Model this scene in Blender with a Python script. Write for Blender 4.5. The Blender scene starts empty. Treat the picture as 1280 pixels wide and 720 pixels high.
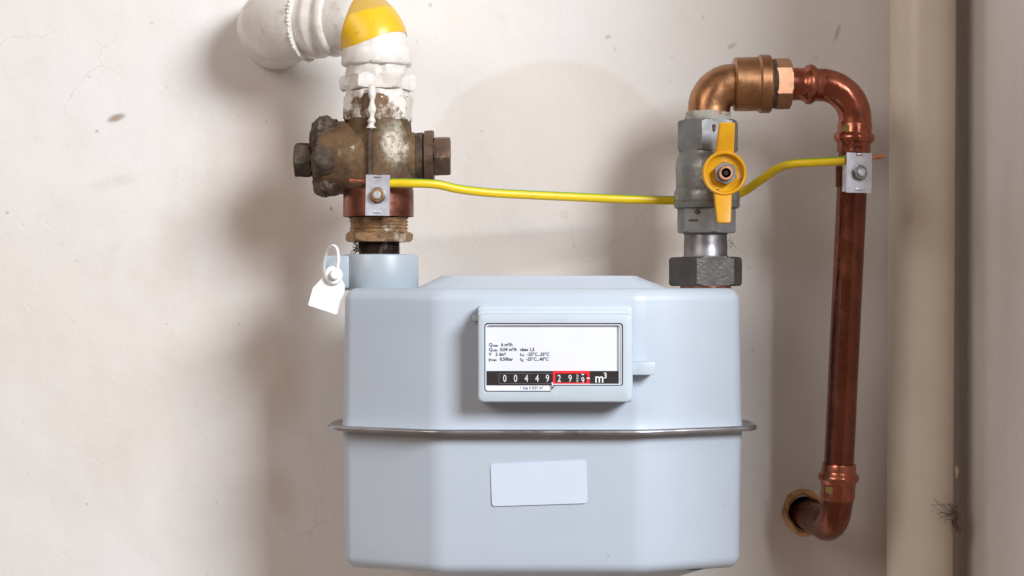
import bpy, bmesh, math, random
from mathutils import Vector, Matrix, noise
R = math.radians
rnd = random.Random(7)
scene = bpy.context.scene
COL = scene.collection

# ---------------------------------------------------------------- camera, world, light, exposure
ZC = 1.30                      # eye height; the wall is the plane y = 0
CY = -1.50
K = 0.786 / 1.40               # frame width per metre of distance
def W(u, v, y):
    """photo position (1280 x 720) at depth y -> world point"""
    d = (y - CY) * K / 1280.0
    return Vector(((u - 640) * d, y, ZC - (v - 360) * d))
def px(y): return (y - CY) * K / 1280.0

cam = bpy.data.cameras.new('camera'); co = bpy.data.objects.new('camera', cam); COL.objects.link(co)
co.location = (0, CY, ZC); co.rotation_euler = (R(90), 0, 0)
cam.sensor_width = 36; cam.lens = 36 / K; cam.clip_start = 0.02; cam.clip_end = 50
scene.camera = co

world = bpy.data.worlds.new('World'); scene.world = world; world.use_nodes = True
bg = world.node_tree.nodes['Background']
bg.inputs['Color'].default_value = (1.0, 0.71, 0.55, 1); bg.inputs['Strength'].default_value = 0.21

def area(name, loc, target, sx, sy, power, color):
    l = bpy.data.lights.new(name, 'AREA'); l.shape = 'RECTANGLE'; l.size = sx; l.size_y = sy
    l.energy = power; l.color = color
    o = bpy.data.objects.new(name, l); COL.objects.link(o); o.location = loc
    o.rotation_euler = (Vector(target) - Vector(loc)).to_track_quat('-Z', 'Y').to_euler()
    return o
area('window_light', (1.34, -1.96, ZC + 0.94), (-0.05, 0, ZC), 0.90, 0.70, 73, (0.92, 0.96, 1.0))
area('room_light', (-1.35, -1.85, ZC + 0.95), (0.0, 0, ZC), 1.1, 0.9, 14, (1.0, 0.935, 0.875))

scene.view_settings.view_transform = 'Standard'; scene.view_settings.look = 'None'
scene.view_settings.exposure = 0.10; scene.view_settings.gamma = 1.0
scene.view_settings.use_curve_mapping = False
scene.cycles.max_bounces = 8

# ---------------------------------------------------------------- node helpers
class NT:
    def __init__(s, name):
        s.m = bpy.data.materials.new(name); s.m.use_nodes = True
        s.t = s.m.node_tree; s.b = s.t.nodes['Principled BSDF']
        s.tc = s.t.nodes.new('ShaderNodeTexCoord').outputs['Object']
    def n(s, typ, **kw):
        nd = s.t.nodes.new(typ)
        for k, v in kw.items(): setattr(nd, k, v)
        return nd
    def link(s, a, b): s.t.links.new(a, b)
    def setin(s, sock, v):
        if hasattr(v, 'is_output'): s.link(v, sock)
        elif isinstance(v, (tuple, list)) and len(v) == 3 and sock.type == 'RGBA': sock.default_value = (*v, 1)
        else: sock.default_value = v
    def noise(s, scale, detail=4, rough=0.55, vec=None, stretch=None, dist=0.0):
        nd = s.n('ShaderNodeTexNoise')
        nd.inputs['Scale'].default_value = scale; nd.inputs['Detail'].default_value = detail
        nd.inputs['Roughness'].default_value = rough; nd.inputs['Distortion'].default_value = dist
        v = vec or s.tc
        if stretch:
            mp = s.n('ShaderNodeMapping'); mp.inputs['Scale'].default_value = stretch
            s.link(v, mp.inputs['Vector']); v = mp.outputs[0]
        s.link(v, nd.inputs['Vector']); return nd.outputs['Fac']
    def ramp(s, f, lo, hi, a=0.0, b=1.0):
        nd = s.n('ShaderNodeMapRange', interpolation_type='SMOOTHSTEP')
        s.setin(nd.inputs[0], f); nd.inputs[1].default_value = lo; nd.inputs[2].default_value = hi
        nd.inputs[3].default_value = a; nd.inputs[4].default_value = b
        return nd.outputs[0]
    def math(s, op, a, b=0.0):
        nd = s.n('ShaderNodeMath', operation=op); s.setin(nd.inputs[0], a); s.setin(nd.inputs[1], b)
        return nd.outputs[0]
    def mix(s, f, a, b):
        nd = s.n('ShaderNodeMix', data_type='RGBA')
        s.setin(nd.inputs[0], f); s.setin(nd.inputs[6], a); s.setin(nd.inputs[7], b)
        return nd.outputs[2]
    def bump(s, h, strength, dist, prev=None):
        nd = s.n('ShaderNodeBump'); nd.inputs['Strength'].default_value = strength
        nd.inputs['Distance'].default_value = dist; s.link(h, nd.inputs['Height'])
        if prev: s.link(prev, nd.inputs['Normal'])
        return nd.outputs[0]
    def blob(s, c, rx, rz, rot=0.0, soft=(0.6, 1.1), wob=0.35, wscale=40):
        """soft spot on a wall facing y: 1 inside, 0 outside"""
        sep = s.n('ShaderNodeSeparateXYZ'); s.link(s.tc, sep.inputs[0])
        dx = s.math('SUBTRACT', sep.outputs[0], c[0]); dz = s.math('SUBTRACT', sep.outputs[2], c[2])
        cr, sr = math.cos(rot), math.sin(rot)
        a = s.math('ADD', s.math('MULTIPLY', dx, cr / rx), s.math('MULTIPLY', dz, sr / rx))
        b = s.math('ADD', s.math('MULTIPLY', dx, -sr / rz), s.math('MULTIPLY', dz, cr / rz))
        d = s.math('SQRT', s.math('ADD', s.math('MULTIPLY', a, a), s.math('MULTIPLY', b, b)))
        w = s.math('MULTIPLY', s.math('SUBTRACT', s.noise(wscale), 0.5), wob * 2)
        return s.ramp(s.math('ADD', d, w), soft[0], soft[1], 1.0, 0.0)
    def out(s, col=None, rough=None, metal=None, normal=None, **kw):
        if col is not None: s.setin(s.b.inputs['Base Color'], col)
        if rough is not None: s.setin(s.b.inputs['Roughness'], rough)
        if metal is not None: s.setin(s.b.inputs['Metallic'], metal)
        if normal is not None: s.link(normal, s.b.inputs['Normal'])
        for k, v in kw.items(): s.setin(s.b.inputs[k.replace('_', ' ')], v)
        return s.m

def simple(name, col, rough=0.5, metal=0.0, var=0.12, vs=60, bump=0.0, bs=400, bd=0.0004, col2=None, **kw):
    t = NT(name)
    c2 = col2 or tuple(c * (1 - var * 2.2) for c in col)
    f = t.ramp(t.noise(vs, 5, 0.6), 0.35, 0.70)
    c = t.mix(f, col, c2)
    rr = t.ramp(t.noise(vs * 1.7, 4), 0.3, 0.7, max(0.02, rough - 0.07), rough + 0.10)
    nrm = t.bump(t.noise(bs, 4), bump, bd) if bump else None
    return t.out(c, rr, metal, nrm, **kw)

# ---------------------------------------------------------------- materials
def wall_material(name, side=False):
    t = NT(name)
    base = (0.775, 0.765, 0.76)
    c = t.mix(t.ramp(t.noise(2.6, 5, 0.55), 0.40, 0.66, 0, 0.85), base, (0.75, 0.695, 0.645))
    c = t.mix(t.ramp(t.noise(5.2, 6, 0.6, stretch=(1, 1, 0.6)), 0.52, 0.74, 0, 0.6), c, (0.67, 0.605, 0.56))
    c = t.mix(t.ramp(t.noise(26, 6, 0.7), 0.57, 0.76, 0, 0.30), c, (0.62, 0.56, 0.50))
    if not side:
        # old rounded patch of thinner paint between the two pipes
        pt = t.blob(W(690, 300, 0), 0.125, 0.150, 0, (0.965, 1.02), 0.05, 18)
        c = t.mix(t.math('MULTIPLY', pt, 0.55), c, (0.70, 0.63, 0.57))
        br = t.blob(W(700, 285, 0), 0.05, 0.006, 0.0, (0.4, 1.3), 0.6, 25)
        c = t.mix(t.math('MULTIPLY', br, 0.22), c, (0.60, 0.60, 0.68))
        for (u, v, a, b, rot, k) in ((146, 147, 0.0085, 0.0035, 0.35, .85), (121, 164, .0016, .0012, 0, .6), (9, 266, .002, .0015, 0, .5),
                                     (140, 228, .024, .006, .2, .12), (915, 57, .005, .0022, .6, .4), (1047, 40, .002, .009, -.3, .45),
                                     (414, 261, .0012, .0024, .3, .8), (760, 46, .003, .002, .5, .4), (538, 6, .002, .002, 0, .4)):
            f = t.blob(W(u, v, 0), a, b, rot, (0.3, 1.25), 0.35, 120)
            c = t.mix(t.math('MULTIPLY', f, k), c, (0.33, 0.24, 0.17))
        # warm stains left of the meter, also painting in its shadow's pinkish tint
        for (u, v, a, b, k) in ((355, 300, .05, .07, .5), (345, 470, .028, .05, .55), (352, 620, .014, .03, .4), (330, 160, .03, .05, .3)):
            f = t.blob(W(u, v, 0), a, b, 0.2, (0.25, 1.25), 0.4, 22)
            c = t.mix(t.math('MULTIPLY', f, k), c, (0.61, 0.49, 0.405))
    # flecks and hairline cracks
    c = t.mix(t.ramp(t.noise(150, 2, 0.5), 0.70, 0.76, 0, 0.35), c, (0.42, 0.36, 0.30))
    vo = t.n('ShaderNodeTexVoronoi', feature='DISTANCE_TO_EDGE'); vo.inputs['Scale'].default_value = 9
    wv = t.n('ShaderNodeVectorMath', operation='ADD')
    nz = t.n('ShaderNodeTexNoise'); nz.inputs['Scale'].default_value = 14; nz.inputs['Detail'].default_value = 5
    t.link(t.tc, nz.inputs['Vector'])
    sc_ = t.n('ShaderNodeVectorMath', operation='SCALE'); sc_.inputs['Scale'].default_value = 0.09
    t.link(nz.outputs['Color'], sc_.inputs[0]); t.link(t.tc, wv.inputs[0]); t.link(sc_.outputs[0], wv.inputs[1])
    t.link(wv.outputs[0], vo.inputs['Vector'])
    cr = t.math('MULTIPLY', t.ramp(vo.outputs['Distance'], 0.0, 0.006, 1, 0), t.ramp(t.noise(6.5, 2), 0.56, 0.66))
    c = t.mix(t.math('MULTIPLY', cr, 0.16), c, (0.36, 0.30, 0.26))
    h = t.noise(7, 3, 0.5); h2 = t.noise(170, 5, 0.6); pits = t.ramp(t.noise(90, 3, 0.6), 0.63, 0.75, 1, 0)
    n = t.bump(h, 0.5, 0.012); n = t.bump(h2, 0.24, 0.0012, n)
    n = t.bump(t.math('MULTIPLY', pits, t.ramp(t.noise(5, 2), 0.45, 0.6, 0.15, 1)), 0.22, 0.0012, n)
    n = t.bump(t.math('SUBTRACT', 1.0, cr), 0.25, 0.0008, n)
    return t.out(c, 0.72, 0.0, n, Specular_IOR_Level=0.25)

M = {}
M['wall'] = wall_material('plaster')
M['side'] = wall_material('plaster_side', True)
M['cream'] = simple('cream_pipe_paint', (0.78, 0.715, 0.61), 0.38, 0, 0.05, 9, 0.16, 60, 0.0014, col2=(0.70, 0.62, 0.535))
def meter_paint():
    t = NT('pale_blue_grey_enamel')
    c = t.mix(t.ramp(t.noise(7, 4), 0.35, 0.7), (0.475, 0.537, 0.618), (0.445, 0.507, 0.588))
    c = t.mix(t.ramp(t.noise(210, 2, .5), 0.735, 0.78, 0, 0.35), c, (0.30, 0.29, 0.27))
    r = t.ramp(t.noise(24, 5, 0.65), 0.3, 0.7, 0.33, 0.47)
    n = t.bump(t.noise(420, 2), 0.05, 0.0004); n = t.bump(t.noise(14, 2), 0.10, 0.0016, n)
    return t.out(c, r, 0, n)
M['meter'] = meter_paint()
M['housing'] = simple('pale_grey_plastic', (0.52, 0.60, 0.67), 0.38, 0, 0.02, 25, 0.03, 900)
M['card'] = simple('white_card', (0.78, 0.81, 0.89), 0.5, 0, 0.01, 30)
M['sticker'] = simple('white_sticker', (0.60, 0.67, 0.80), 0.35, 0, 0.012, 40)
M['black'] = simple('black_plastic', (0.030, 0.027, 0.027), 0.30, 0, 0.1)
M['red'] = simple('red_plastic', (0.80, 0.015, 0.03), 0.4, 0, 0.05)
M['ink'] = simple('dark_ink', (0.02, 0.022, 0.05), 0.6, 0, 0.05)
M['white_ink'] = simple('white_ink', (0.82, 0.85, 0.88), 0.6, 0, 0.03)
M['rim'] = simple('clear_plastic_rim', (0.66, 0.70, 0.78), 0.18, 0, 0.03)
M['gap'] = simple('dark_gap_grey', (0.16, 0.16, 0.21), 0.5, 0, 0.05)
def glass():
    t = NT('clear_window')
    t.t.nodes.remove(t.b)
    tr = t.n('ShaderNodeBsdfTransparent'); gl = t.n('ShaderNodeBsdfGlossy'); gl.inputs['Roughness'].default_value = 0.03
    fr = t.n('ShaderNodeFresnel'); fr.inputs['IOR'].default_value = 1.45
    mx = t.n('ShaderNodeMixShader'); ge = t.n('ShaderNodeNewGeometry'); t.link(t.math('MULTIPLY', fr.outputs[0], t.math('SUBTRACT', 1.0, ge.outputs['Backfacing'])), mx.inputs[0]); t.link(tr.outputs[0], mx.inputs[1]); t.link(gl.outputs[0], mx.inputs[2])
    t.link(mx.outputs[0], t.t.nodes['Material Output'].inputs['Surface']); return t.m
M['glass'] = glass()
M['flange'] = simple('dull_steel_rim', (0.42, 0.42, 0.44), 0.34, 0.85, 0.12, 35, 0.05, 300, col2=(0.24, 0.23, 0.23))
def copper(name, c1, c2, c3, rough, k3=0.6):
    t = NT(name)
    c = t.mix(t.ramp(t.noise(28, 6, 0.62, stretch=(1, 1, 0.45)), 0.36, 0.66), c1, c2)
    c = t.mix(t.ramp(t.noise(75, 6, 0.7), 0.52, 0.72, 0, k3), c, c3)
    c = t.mix(t.ramp(t.noise(190, 4, 0.7), 0.66, 0.76, 0, 0.5), c, (0.10, 0.055, 0.035))
    r = t.ramp(t.noise(60, 6, 0.7), 0.3, 0.72, rough - 0.08, rough + 0.20)
    n = t.bump(t.noise(260, 4), 0.12, 0.0004); n = t.bump(t.noise(40, 3), 0.12, 0.001, n)
    return t.out(c, r, t.ramp(t.noise(75, 6, 0.7), 0.5, 0.75, 1.0, 0.75), n)
M['copper'] = copper('aged_copper', (0.48, 0.165, 0.105), (0.30, 0.092, 0.060), (0.14, 0.055, 0.044), 0.20)
M['copper_pipe'] = copper('brown_copper', (0.25, 0.086, 0.056), (0.155, 0.053, 0.037), (0.09, 0.036, 0.030), 0.21)
M['bronze'] = copper('cast_bronze', (0.44, 0.23, 0.115), (0.33, 0.16, 0.08), (0.20, 0.105, 0.058), 0.32, 0.45)
M['union_nut'] = copper('polished_bronze', (0.66, 0.37, 0.23), (0.48, 0.24, 0.14), (0.30, 0.16, 0.10), 0.36, 0.4)
M['bare_copper'] = simple('bare_copper_wire', (0.80, 0.32, 0.22), 0.32, 1.0, 0.15, 200)
def rust(name, a, b, light, lightamt, green, gamt, dark, bumpd=0.0016, rough=0.72, metal=0.25, patch=None):
    t = NT(name)
    c = t.mix(t.ramp(t.noise(55, 6, 0.65), 0.35, 0.65), a, b)
    c = t.mix(t.ramp(t.noise(36, 5, 0.6), 0.55, 0.66, 0, gamt), c, green)
    c = t.mix(t.ramp(t.noise(120, 6, 0.7), 0.48, 0.70, 0, 0.8), c, dark)
    c = t.mix(t.ramp(t.noise(33, 7, 0.7, stretch=(1, 1, 0.7)), 0.62 - 0.22 * lightamt, 0.70 - 0.20 * lightamt, 0, 0.95), c, light)
    if patch:
        f = t.math('MULTIPLY', t.blob(*patch, 0.0, (0.3, 1.25), 0.9, 95), t.ramp(t.noise(260, 5, .7), .36, .56, .25, 1))
        c = t.mix(f, c, light)
    n = t.bump(t.noise(240, 6, 0.7), 0.55, bumpd); n = t.bump(t.noise(45, 4, 0.6), 0.45, 0.003, n)
    return t.out(c, t.ramp(t.noise(90, 4), 0.3, 0.7, rough - 0.2, rough + 0.12), metal, n)
M['rust'] = rust('rusty_brass', (0.165, 0.096, 0.043), (0.096, 0.052, 0.024), (0.56, 0.51, 0.42), 0.05, (0.135, 0.130, 0.072), 0.40, (0.060, 0.040, 0.024), 0.0011, patch=(Vector((.0125, 0, .083)), .011, .018))
M['rust_dark'] = rust('dark_rust', (0.105, 0.068, 0.044), (0.060, 0.038, 0.027), (0.34, 0.29, 0.23), 0.05, (0.10, 0.105, 0.075), 0.5, (0.028, 0.020, 0.016))
M['rust_bolt'] = rust('rust_bolt', (0.17, 0.105, 0.070), (0.105, 0.062, 0.042), (0.40, 0.31, 0.23), 0.1, (0.14, 0.12, 0.09), 0.3, (0.06, 0.036, 0.024), 0.0008, 0.55, 0.5)
M['rust_white'] = rust('flaking_white_over_rust', (0.24, 0.14, 0.075), (0.13, 0.075, 0.04), (0.74, 0.71, 0.65), 0.80, (0.24, 0.17, 0.09), 0.5, (0.08, 0.05, 0.03))
M['brass_dirty'] = rust('dirty_brass', (0.40, 0.25, 0.13), (0.24, 0.14, 0.075), (0.62, 0.54, 0.44), 0.30, (0.26, 0.20, 0.12), 0.3, (0.09, 0.055, 0.035), 0.0010, 0.5, 0.5)
M['thread'] = rust('dark_thread', (0.14, 0.09, 0.07), (0.08, 0.05, 0.04), (0.42, 0.36, 0.32), 0.15, (0.12, 0.09, 0.07), 0.3, (0.03, 0.02, 0.018), 0.0006, 0.4, 0.6)
def white_paint(name, dirt):
    t = NT(name)
    c = t.mix(t.ramp(t.noise(20, 5), 0.35, 0.68), (0.76, 0.745, 0.72), (0.66, 0.62, 0.57))
    c = t.mix(t.ramp(t.noise(48, 6, 0.7), 0.60 - 0.1 * dirt, 0.78 - 0.12 * dirt, 0, 0.75), c, (0.52, 0.45, 0.37))
    c = t.mix(t.ramp(t.noise(150, 4, 0.65), 0.69 - 0.05 * dirt, 0.745 - 0.05 * dirt, 0, 0.9), c, (0.10, 0.07, 0.05))
    n = t.bump(t.noise(60, 4, 0.6), 0.35, 0.002); n = t.bump(t.noise(300, 3), 0.10, 0.0006, n)
    return t.out(c, t.ramp(t.noise(40, 4), 0.3, 0.7, 0.22, 0.42), 0, n)
M['white'] = white_paint('white_gloss_paint', 0.4)
M['white_dirty'] = white_paint('grimy_white_paint', 0.75)
def tape():
    t = NT('yellow_tape')
    c = t.mix(t.ramp(t.noise(14, 4), 0.4, 0.65), (0.80, 0.50, 0.02), (0.72, 0.38, 0.015))
    c = t.mix(t.ramp(t.noise(26, 6, 0.65), 0.55, 0.78, 0, 0.75), c, (0.45, 0.31, 0.14))
    sep = t.n('ShaderNodeSeparateXYZ'); t.link(t.tc, sep.inputs[0])
    zz = t.math('ADD', sep.outputs[2], t.math('MULTIPLY', t.noise(30, 3), .008))
    zz = t.math('ADD', zz, t.math('MULTIPLY', sep.outputs[0], -.25))
    c = t.mix(t.ramp(zz, .0695, .0715, 0, 0.62), c, (0.46, 0.31, 0.13))
    c = t.mix(t.ramp(t.noise(160, 2), 0.72, 0.77, 0, 0.8), c, (0.16, 0.09, 0.03))
    return t.out(c, 0.34, 0, t.bump(t.noise(50, 3), 0.2, 0.001))
M['tape'] = tape()
M['valve'] = rust('grey_zinc_valve', (0.25, 0.255, 0.25), (0.20, 0.205, 0.20), (0.34, 0.35, 0.35), 0.1, (0.25, 0.225, 0.19), 0.35, (0.20, 0.20, 0.195), 0.0003, 0.46, 0.55)
M['valve_hex'] = simple('bright_zinc_hex', (0.27, 0.28, 0.29), 0.52, 0.6, 0.14, 60, 0.06, 300, col2=(0.20, 0.20, 0.20))
M['spigot'] = simple('grey_steel_spigot', (0.30, 0.30, 0.32), 0.38, 0.9, 0.2, 45, 0.06, 300, col2=(0.17, 0.16, 0.155))
M['iron'] = simple('black_iron_nut', (0.115, 0.105, 0.10), 0.46, 0.55, 0.15, 80, 0.45, 330, 0.0009, col2=(0.085, 0.08, 0.075))
M['sealant'] = rust('grey_thread_sealant', (0.42, 0.40, 0.35), (0.34, 0.32, 0.28), (0.55, 0.53, 0.48), 0.3, (0.33, 0.32, 0.26), 0.3, (0.22, 0.20, 0.17), 0.001, 0.75, 0)
M['rust_spot'] = rust('orange_rust_spot', (0.20, 0.10, 0.055), (0.13, 0.065, 0.04), (0.26, 0.20, 0.16), 0.3, (0.2, 0.13, 0.08), 0.3, (0.07, 0.045, 0.03))
def handle_paint():
    t = NT('chipped_yellow_paint')
    c = t.mix(t.ramp(t.noise(40, 4), 0.4, 0.65), (0.74, 0.37, 0.012), (0.66, 0.30, 0.01))
    c = t.mix(t.ramp(t.noise(130, 4, 0.6), 0.665, 0.70, 0, 0.95), c, (0.09, 0.06, 0.035))
    return t.out(c, t.ramp(t.noise(60, 4), 0.3, 0.7, 0.25, 0.42), 0, t.bump(t.noise(120, 3), 0.12, 0.0008))
M['handle'] = handle_paint()
M['zinc'] = simple('zinc_plate', (0.74, 0.78, 0.90), 0.30, 0.55, 0.10, 60, 0.04, 500, col2=(0.58, 0.60, 0.66))
M['brass_nut'] = simple('brass_nut', (0.66, 0.42, 0.18), 0.32, 0.9, 0.2, 200)
M['strap'] = copper('copper_strap', (0.32, 0.125, 0.085), (0.22, 0.085, 0.06), (0.20, 0.10, 0.11), 0.30)
def cable():
    t = NT('yellow_green_sheath')
    sep = t.n('ShaderNodeSeparateXYZ'); g = t.n('ShaderNodeNewGeometry'); t.link(g.outputs['Normal'], sep.inputs[0])
    at = t.n('ShaderNodeAttribute', attribute_name='stripe')
    c = t.mix(at.outputs['Fac'], (0.78, 0.54, 0.008), (0.14, 0.33, 0.015))
    c = t.mix(t.ramp(t.noise(90, 5), 0.55, 0.75, 0, 0.35), c, (0.45, 0.34, 0.05))
    return t.out(c, 0.36)
M['cable'] = cable()
M['tag'] = simple('white_plastic', (0.88, 0.88, 0.88), 0.35, 0, 0.02, 40, Subsurface_Weight=0.1)
M['collar'] = simple('milky_plastic', (0.41, 0.475, 0.53), 0.33, 0, 0.05, 22, 0.04, 300, Subsurface_Weight=0.15)
M['putty'] = rust('ochre_mortar', (0.78, 0.50, 0.25), (0.64, 0.38, 0.18), (0.56, 0.42, 0.28), 0.25, (0.40, 0.29, 0.18), 0.3, (0.24, 0.15, 0.09), 0.0014, 0.85, 0)
M['hole'] = simple('dark_hole', (0.03, 0.024, 0.02), 0.9, 0, 0.1)
M['web'] = simple('dusty_web', (0.24, 0.17, 0.12), 0.9, 0, 0.2)
M['lint'] = simple('brown_lint', (0.10, 0.065, 0.045), 0.9, 0, 0.2)
M['mark'] = simple('yellow_print', (0.34, 0.24, 0.05), 0.5, 0, 0.2)

# ---------------------------------------------------------------- object helpers
def root_of(o):
    while o.parent: o = o.parent
    return o
def thing(name, loc, label, cat, group=None):
    o = bpy.data.objects.new(name, None); COL.objects.link(o); o.location = loc
    o.empty_display_size = 0.02; o['label'] = label; o['category'] = cat
    if group: o['group'] = group
    return o
def obj(name, bm, mat, parent=None, angle=32, label=None, smooth=True, normals=True):
    me = bpy.data.meshes.new(name)
    if parent:
        off = -Vector(root_of(parent).location)
        bmesh.ops.translate(bm, verts=bm.verts, vec=off)
    if normals: bmesh.ops.recalc_face_normals(bm, faces=bm.faces)
    bm.to_mesh(me); bm.free()
    if smooth:
        me.shade_smooth(); me.set_sharp_from_angle(angle=R(angle))
    me.materials.append(M[mat])
    o = bpy.data.objects.new(name, me); COL.objects.link(o)
    if parent: o.parent = parent
    if label: o['label'] = label
    return o
def tag(o, label, cat, group=None):
    o['label'] = label; o['category'] = cat
    if group: o['group'] = group
    return o
def recenter(o):
    """put a single-mesh thing's origin at its base"""
    vs = [v.co for v in o.data.vertices]
    c = Vector((sum(v.x for v in vs) / len(vs), sum(v.y for v in vs) / len(vs), min(v.z for v in vs)))
    o.data.transform(Matrix.Translation(-c)); o.location = c; return o

def frame(axis):
    a = Vector(axis).normalized()
    e1 = Vector((0, -1, 0)); e1 -= a * e1.dot(a)
    if e1.length < 0.2: e1 = Vector((0, 0, 1)) - a * a.z
    e1.normalize(); return e1, a.cross(e1), a
def rings(bm, loops, caps=(True, True), closed=True):
    vs = [[bm.verts.new(p) for p in lp] for lp in loops]
    n = len(vs[0])
    for a, b in zip(vs, vs[1:]):
        for i in range(n if closed else n - 1):
            j = (i + 1) % n
            try: bm.faces.new((a[i], a[j], b[j], b[i]))
            except ValueError: pass
    if caps[0]: bm.faces.new(vs[0][::-1])
    if caps[1]: bm.faces.new(vs[-1])
    return vs
def lathe(bm, o, axis, prof, seg=56, rf=None, caps=(True, True), rot=0.0):
    e1, e2, a = frame(axis); o = Vector(o); loops = []
    for t, r in prof:
        lp = []
        for i in range(seg):
            th = rot + 2 * math.pi * i / seg
            rr = rf(th, t, r) if rf else r
            lp.append(o + a * t + (e1 * math.cos(th) + e2 * math.sin(th)) * rr)
        loops.append(lp)
    rings(bm, loops, caps)
def hexnut(bm, o, axis, t0, t1, Rc, rot=0.0, ch=0.10, sides=6):
    st = 2 * math.pi / sides
    def rf(th, t, r):
        ph = (th - rot) % st
        return min(Rc * math.cos(st / 2) / math.cos(ph - st / 2), r)
    L = t1 - t0; c = Rc * ch * 0.6; prof = []
    for k in range(5): prof.append((t0 + c * k / 4, Rc * (1 - ch * (1 - k / 4) ** 1.0)))
    for k in range(1, 4): prof.append((t0 + c + (L - 2 * c) * k / 4, Rc))
    for k in range(5): prof.append((t1 - c * (1 - k / 4), Rc * (1 - ch * (k / 4))))
    lathe(bm, o, axis, prof, 72, rf, rot=rot)
def tube(bm, pts, rad, seg=28, caps=(True, True)):
    pts = [Vector(p) for p in pts]; n = len(pts)
    if not hasattr(rad, '__len__'): rad = [rad] * n
    tg = [(pts[min(i + 1, n - 1)] - pts[max(i - 1, 0)]).normalized() for i in range(n)]
    e1 = Vector((0, -1, 0)); e1 -= tg[0] * e1.dot(tg[0])
    if e1.length < .2: e1 = Vector((0, 0, 1)) - tg[0] * tg[0].z
    e1.normalize(); loops = []
    for i in range(n):
        e1 = (e1 - tg[i] * e1.dot(tg[i])).normalized(); e2 = tg[i].cross(e1)
        loops.append([pts[i] + (e1 * math.cos(2 * math.pi * k / seg) + e2 * math.sin(2 * math.pi * k / seg)) * rad[i] for k in range(seg)])
    return rings(bm, loops, caps)
def catmull(P, k=10):
    P = [Vector(p) for p in P]; Q = [P[0] * 2 - P[1]] + P + [P[-1] * 2 - P[-2]]; out = []
    for i in range(1, len(Q) - 2):
        a, b, c, d = Q[i - 1:i + 3]
        for s in range(k):
            t = s / k
            out.append(0.5 * ((2 * b) + (c - a) * t + (2 * a - 5 * b + 4 * c - d) * t * t + (3 * b - a - 3 * c + d) * t ** 3))
    out.append(P[-1]); return out
def arc(a, corner, b, n=14):
    """quarter-like bend from a to b whose tangents meet at corner (equal arms -> circle)"""
    a, c, b = Vector(a), Vector(corner), Vector(b)
    d1 = (a - c); d2 = (b - c); L = min(d1.length, d2.length)
    d1n, d2n = d1.normalized(), d2.normalized()
    half = d1n.angle(d2n) / 2; Rr = L * math.tan(half)
    p1 = c + d1n * L; p2 = c + d2n * L
    ctr = c + (d1n + d2n).normalized() * (L / math.cos(half))
    v1, v2 = p1 - ctr, p2 - ctr; ang = v1.angle(v2); ax = v1.cross(v2).normalized()
    pts = [ctr + Matrix.Rotation(ang * i / n, 3, ax) @ v1 for i in range(n + 1)]
    if (a - p1).length > 1e-5: pts.insert(0, a)
    if (b - p2).length > 1e-5: pts.append(b)
    return pts
def box(bm, lo, hi, bev=0.0, seg=2, mat=None):
    r = bmesh.ops.create_cube(bm, size=1.0); vs = r['verts']
    lo, hi = Vector(lo), Vector(hi); c = (lo + hi) / 2; s = hi - lo
    for v in vs: v.co = Vector((v.co.x * s.x, v.co.y * s.y, v.co.z * s.z)) + c
    if bev > 0:
        es = list({e for v in vs for e in v.link_edges})
        rr = bmesh.ops.bevel(bm, geom=es, offset=bev, segments=seg, affect='EDGES', profile=0.6)
        vs = list({v for f in rr['faces'] for v in f.verts} | {v for v in vs if v.is_valid})
    if mat is not None: bmesh.ops.transform(bm, matrix=mat, verts=[v for v in vs if v.is_valid])
def pbox(bm, u0, v0, u1, v1, yf, yb, bev=0.0, yr=None, seg=2):
    """box between photo edges measured at depth yr (default its front)"""
    a = W(u0, v1, yf if yr is None else yr); b = W(u1, v0, yf if yr is None else yr)
    box(bm, (a.x, yf, a.z), (b.x, yb, b.z), bev, seg)
def lumpy(bm, amp, scale, seed=0.0, vs=None):
    bm.normal_update()
    mv = [(v, noise.fractal(v.co * scale + Vector((seed, seed * 1.7, 0)), 1.0, 2.0, 4) * amp) for v in (vs or bm.verts)]
    nn = [v.normal.copy() for v, _ in mv]
    for (v, d), n in zip(mv, nn): v.co += n * d
def subdiv(bm, cuts=1):
    bmesh.ops.subdivide_edges(bm, edges=bm.edges[:], cuts=cuts, use_grid_fill=True)
def poly_round(P, r, seg=6):
    """convex or concave 2-D polygon with per-corner fillets"""
    n = len(P); out = []
    for i in range(n):
        a, b, c = Vector(P[i - 1]), Vector(P[i]), Vector(P[(i + 1) % n])
        rr = r[i] if hasattr(r, '__len__') else r
        d1 = (a - b).normalized(); d2 = (c - b).normalized(); ang = d1.angle(d2)
        if rr < 1e-6 or ang > math.pi - .02:
            out += [b.copy() for _ in range(seg + 1)]; continue
        L = rr / math.tan(ang / 2)
        p1 = b + d1 * L; p2 = b + d2 * L; ctr = b + (d1 + d2).normalized() * (rr / math.sin(ang / 2))
        a1 = math.atan2(*(p1 - ctr).yx); a2 = math.atan2(*(p2 - ctr).yx)
        da = (a2 - a1 + math.pi) % (2 * math.pi) - math.pi
        for k in range(seg + 1):
            t = a1 + da * k / seg
            out.append(ctr + Vector((math.cos(t), math.sin(t))) * rr)
    return out
def inset(P, d):
    """offset a convex counter-clockwise polygon inwards by d"""
    n = len(P); L = []
    for i in range(n):
        a, b = Vector(P[i]), Vector(P[(i + 1) % n]); t = (b - a).normalized(); nrm = Vector((-t.y, t.x))
        L.append((a + nrm * d, t))
    out = []
    for i in range(n):
        (p, t), (q, s) = L[i - 1], L[i]
        den = t.x * s.y - t.y * s.x; w = q - p
        k = (w.x * s.y - w.y * s.x) / den; out.append(p + t * k)
    return out
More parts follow.
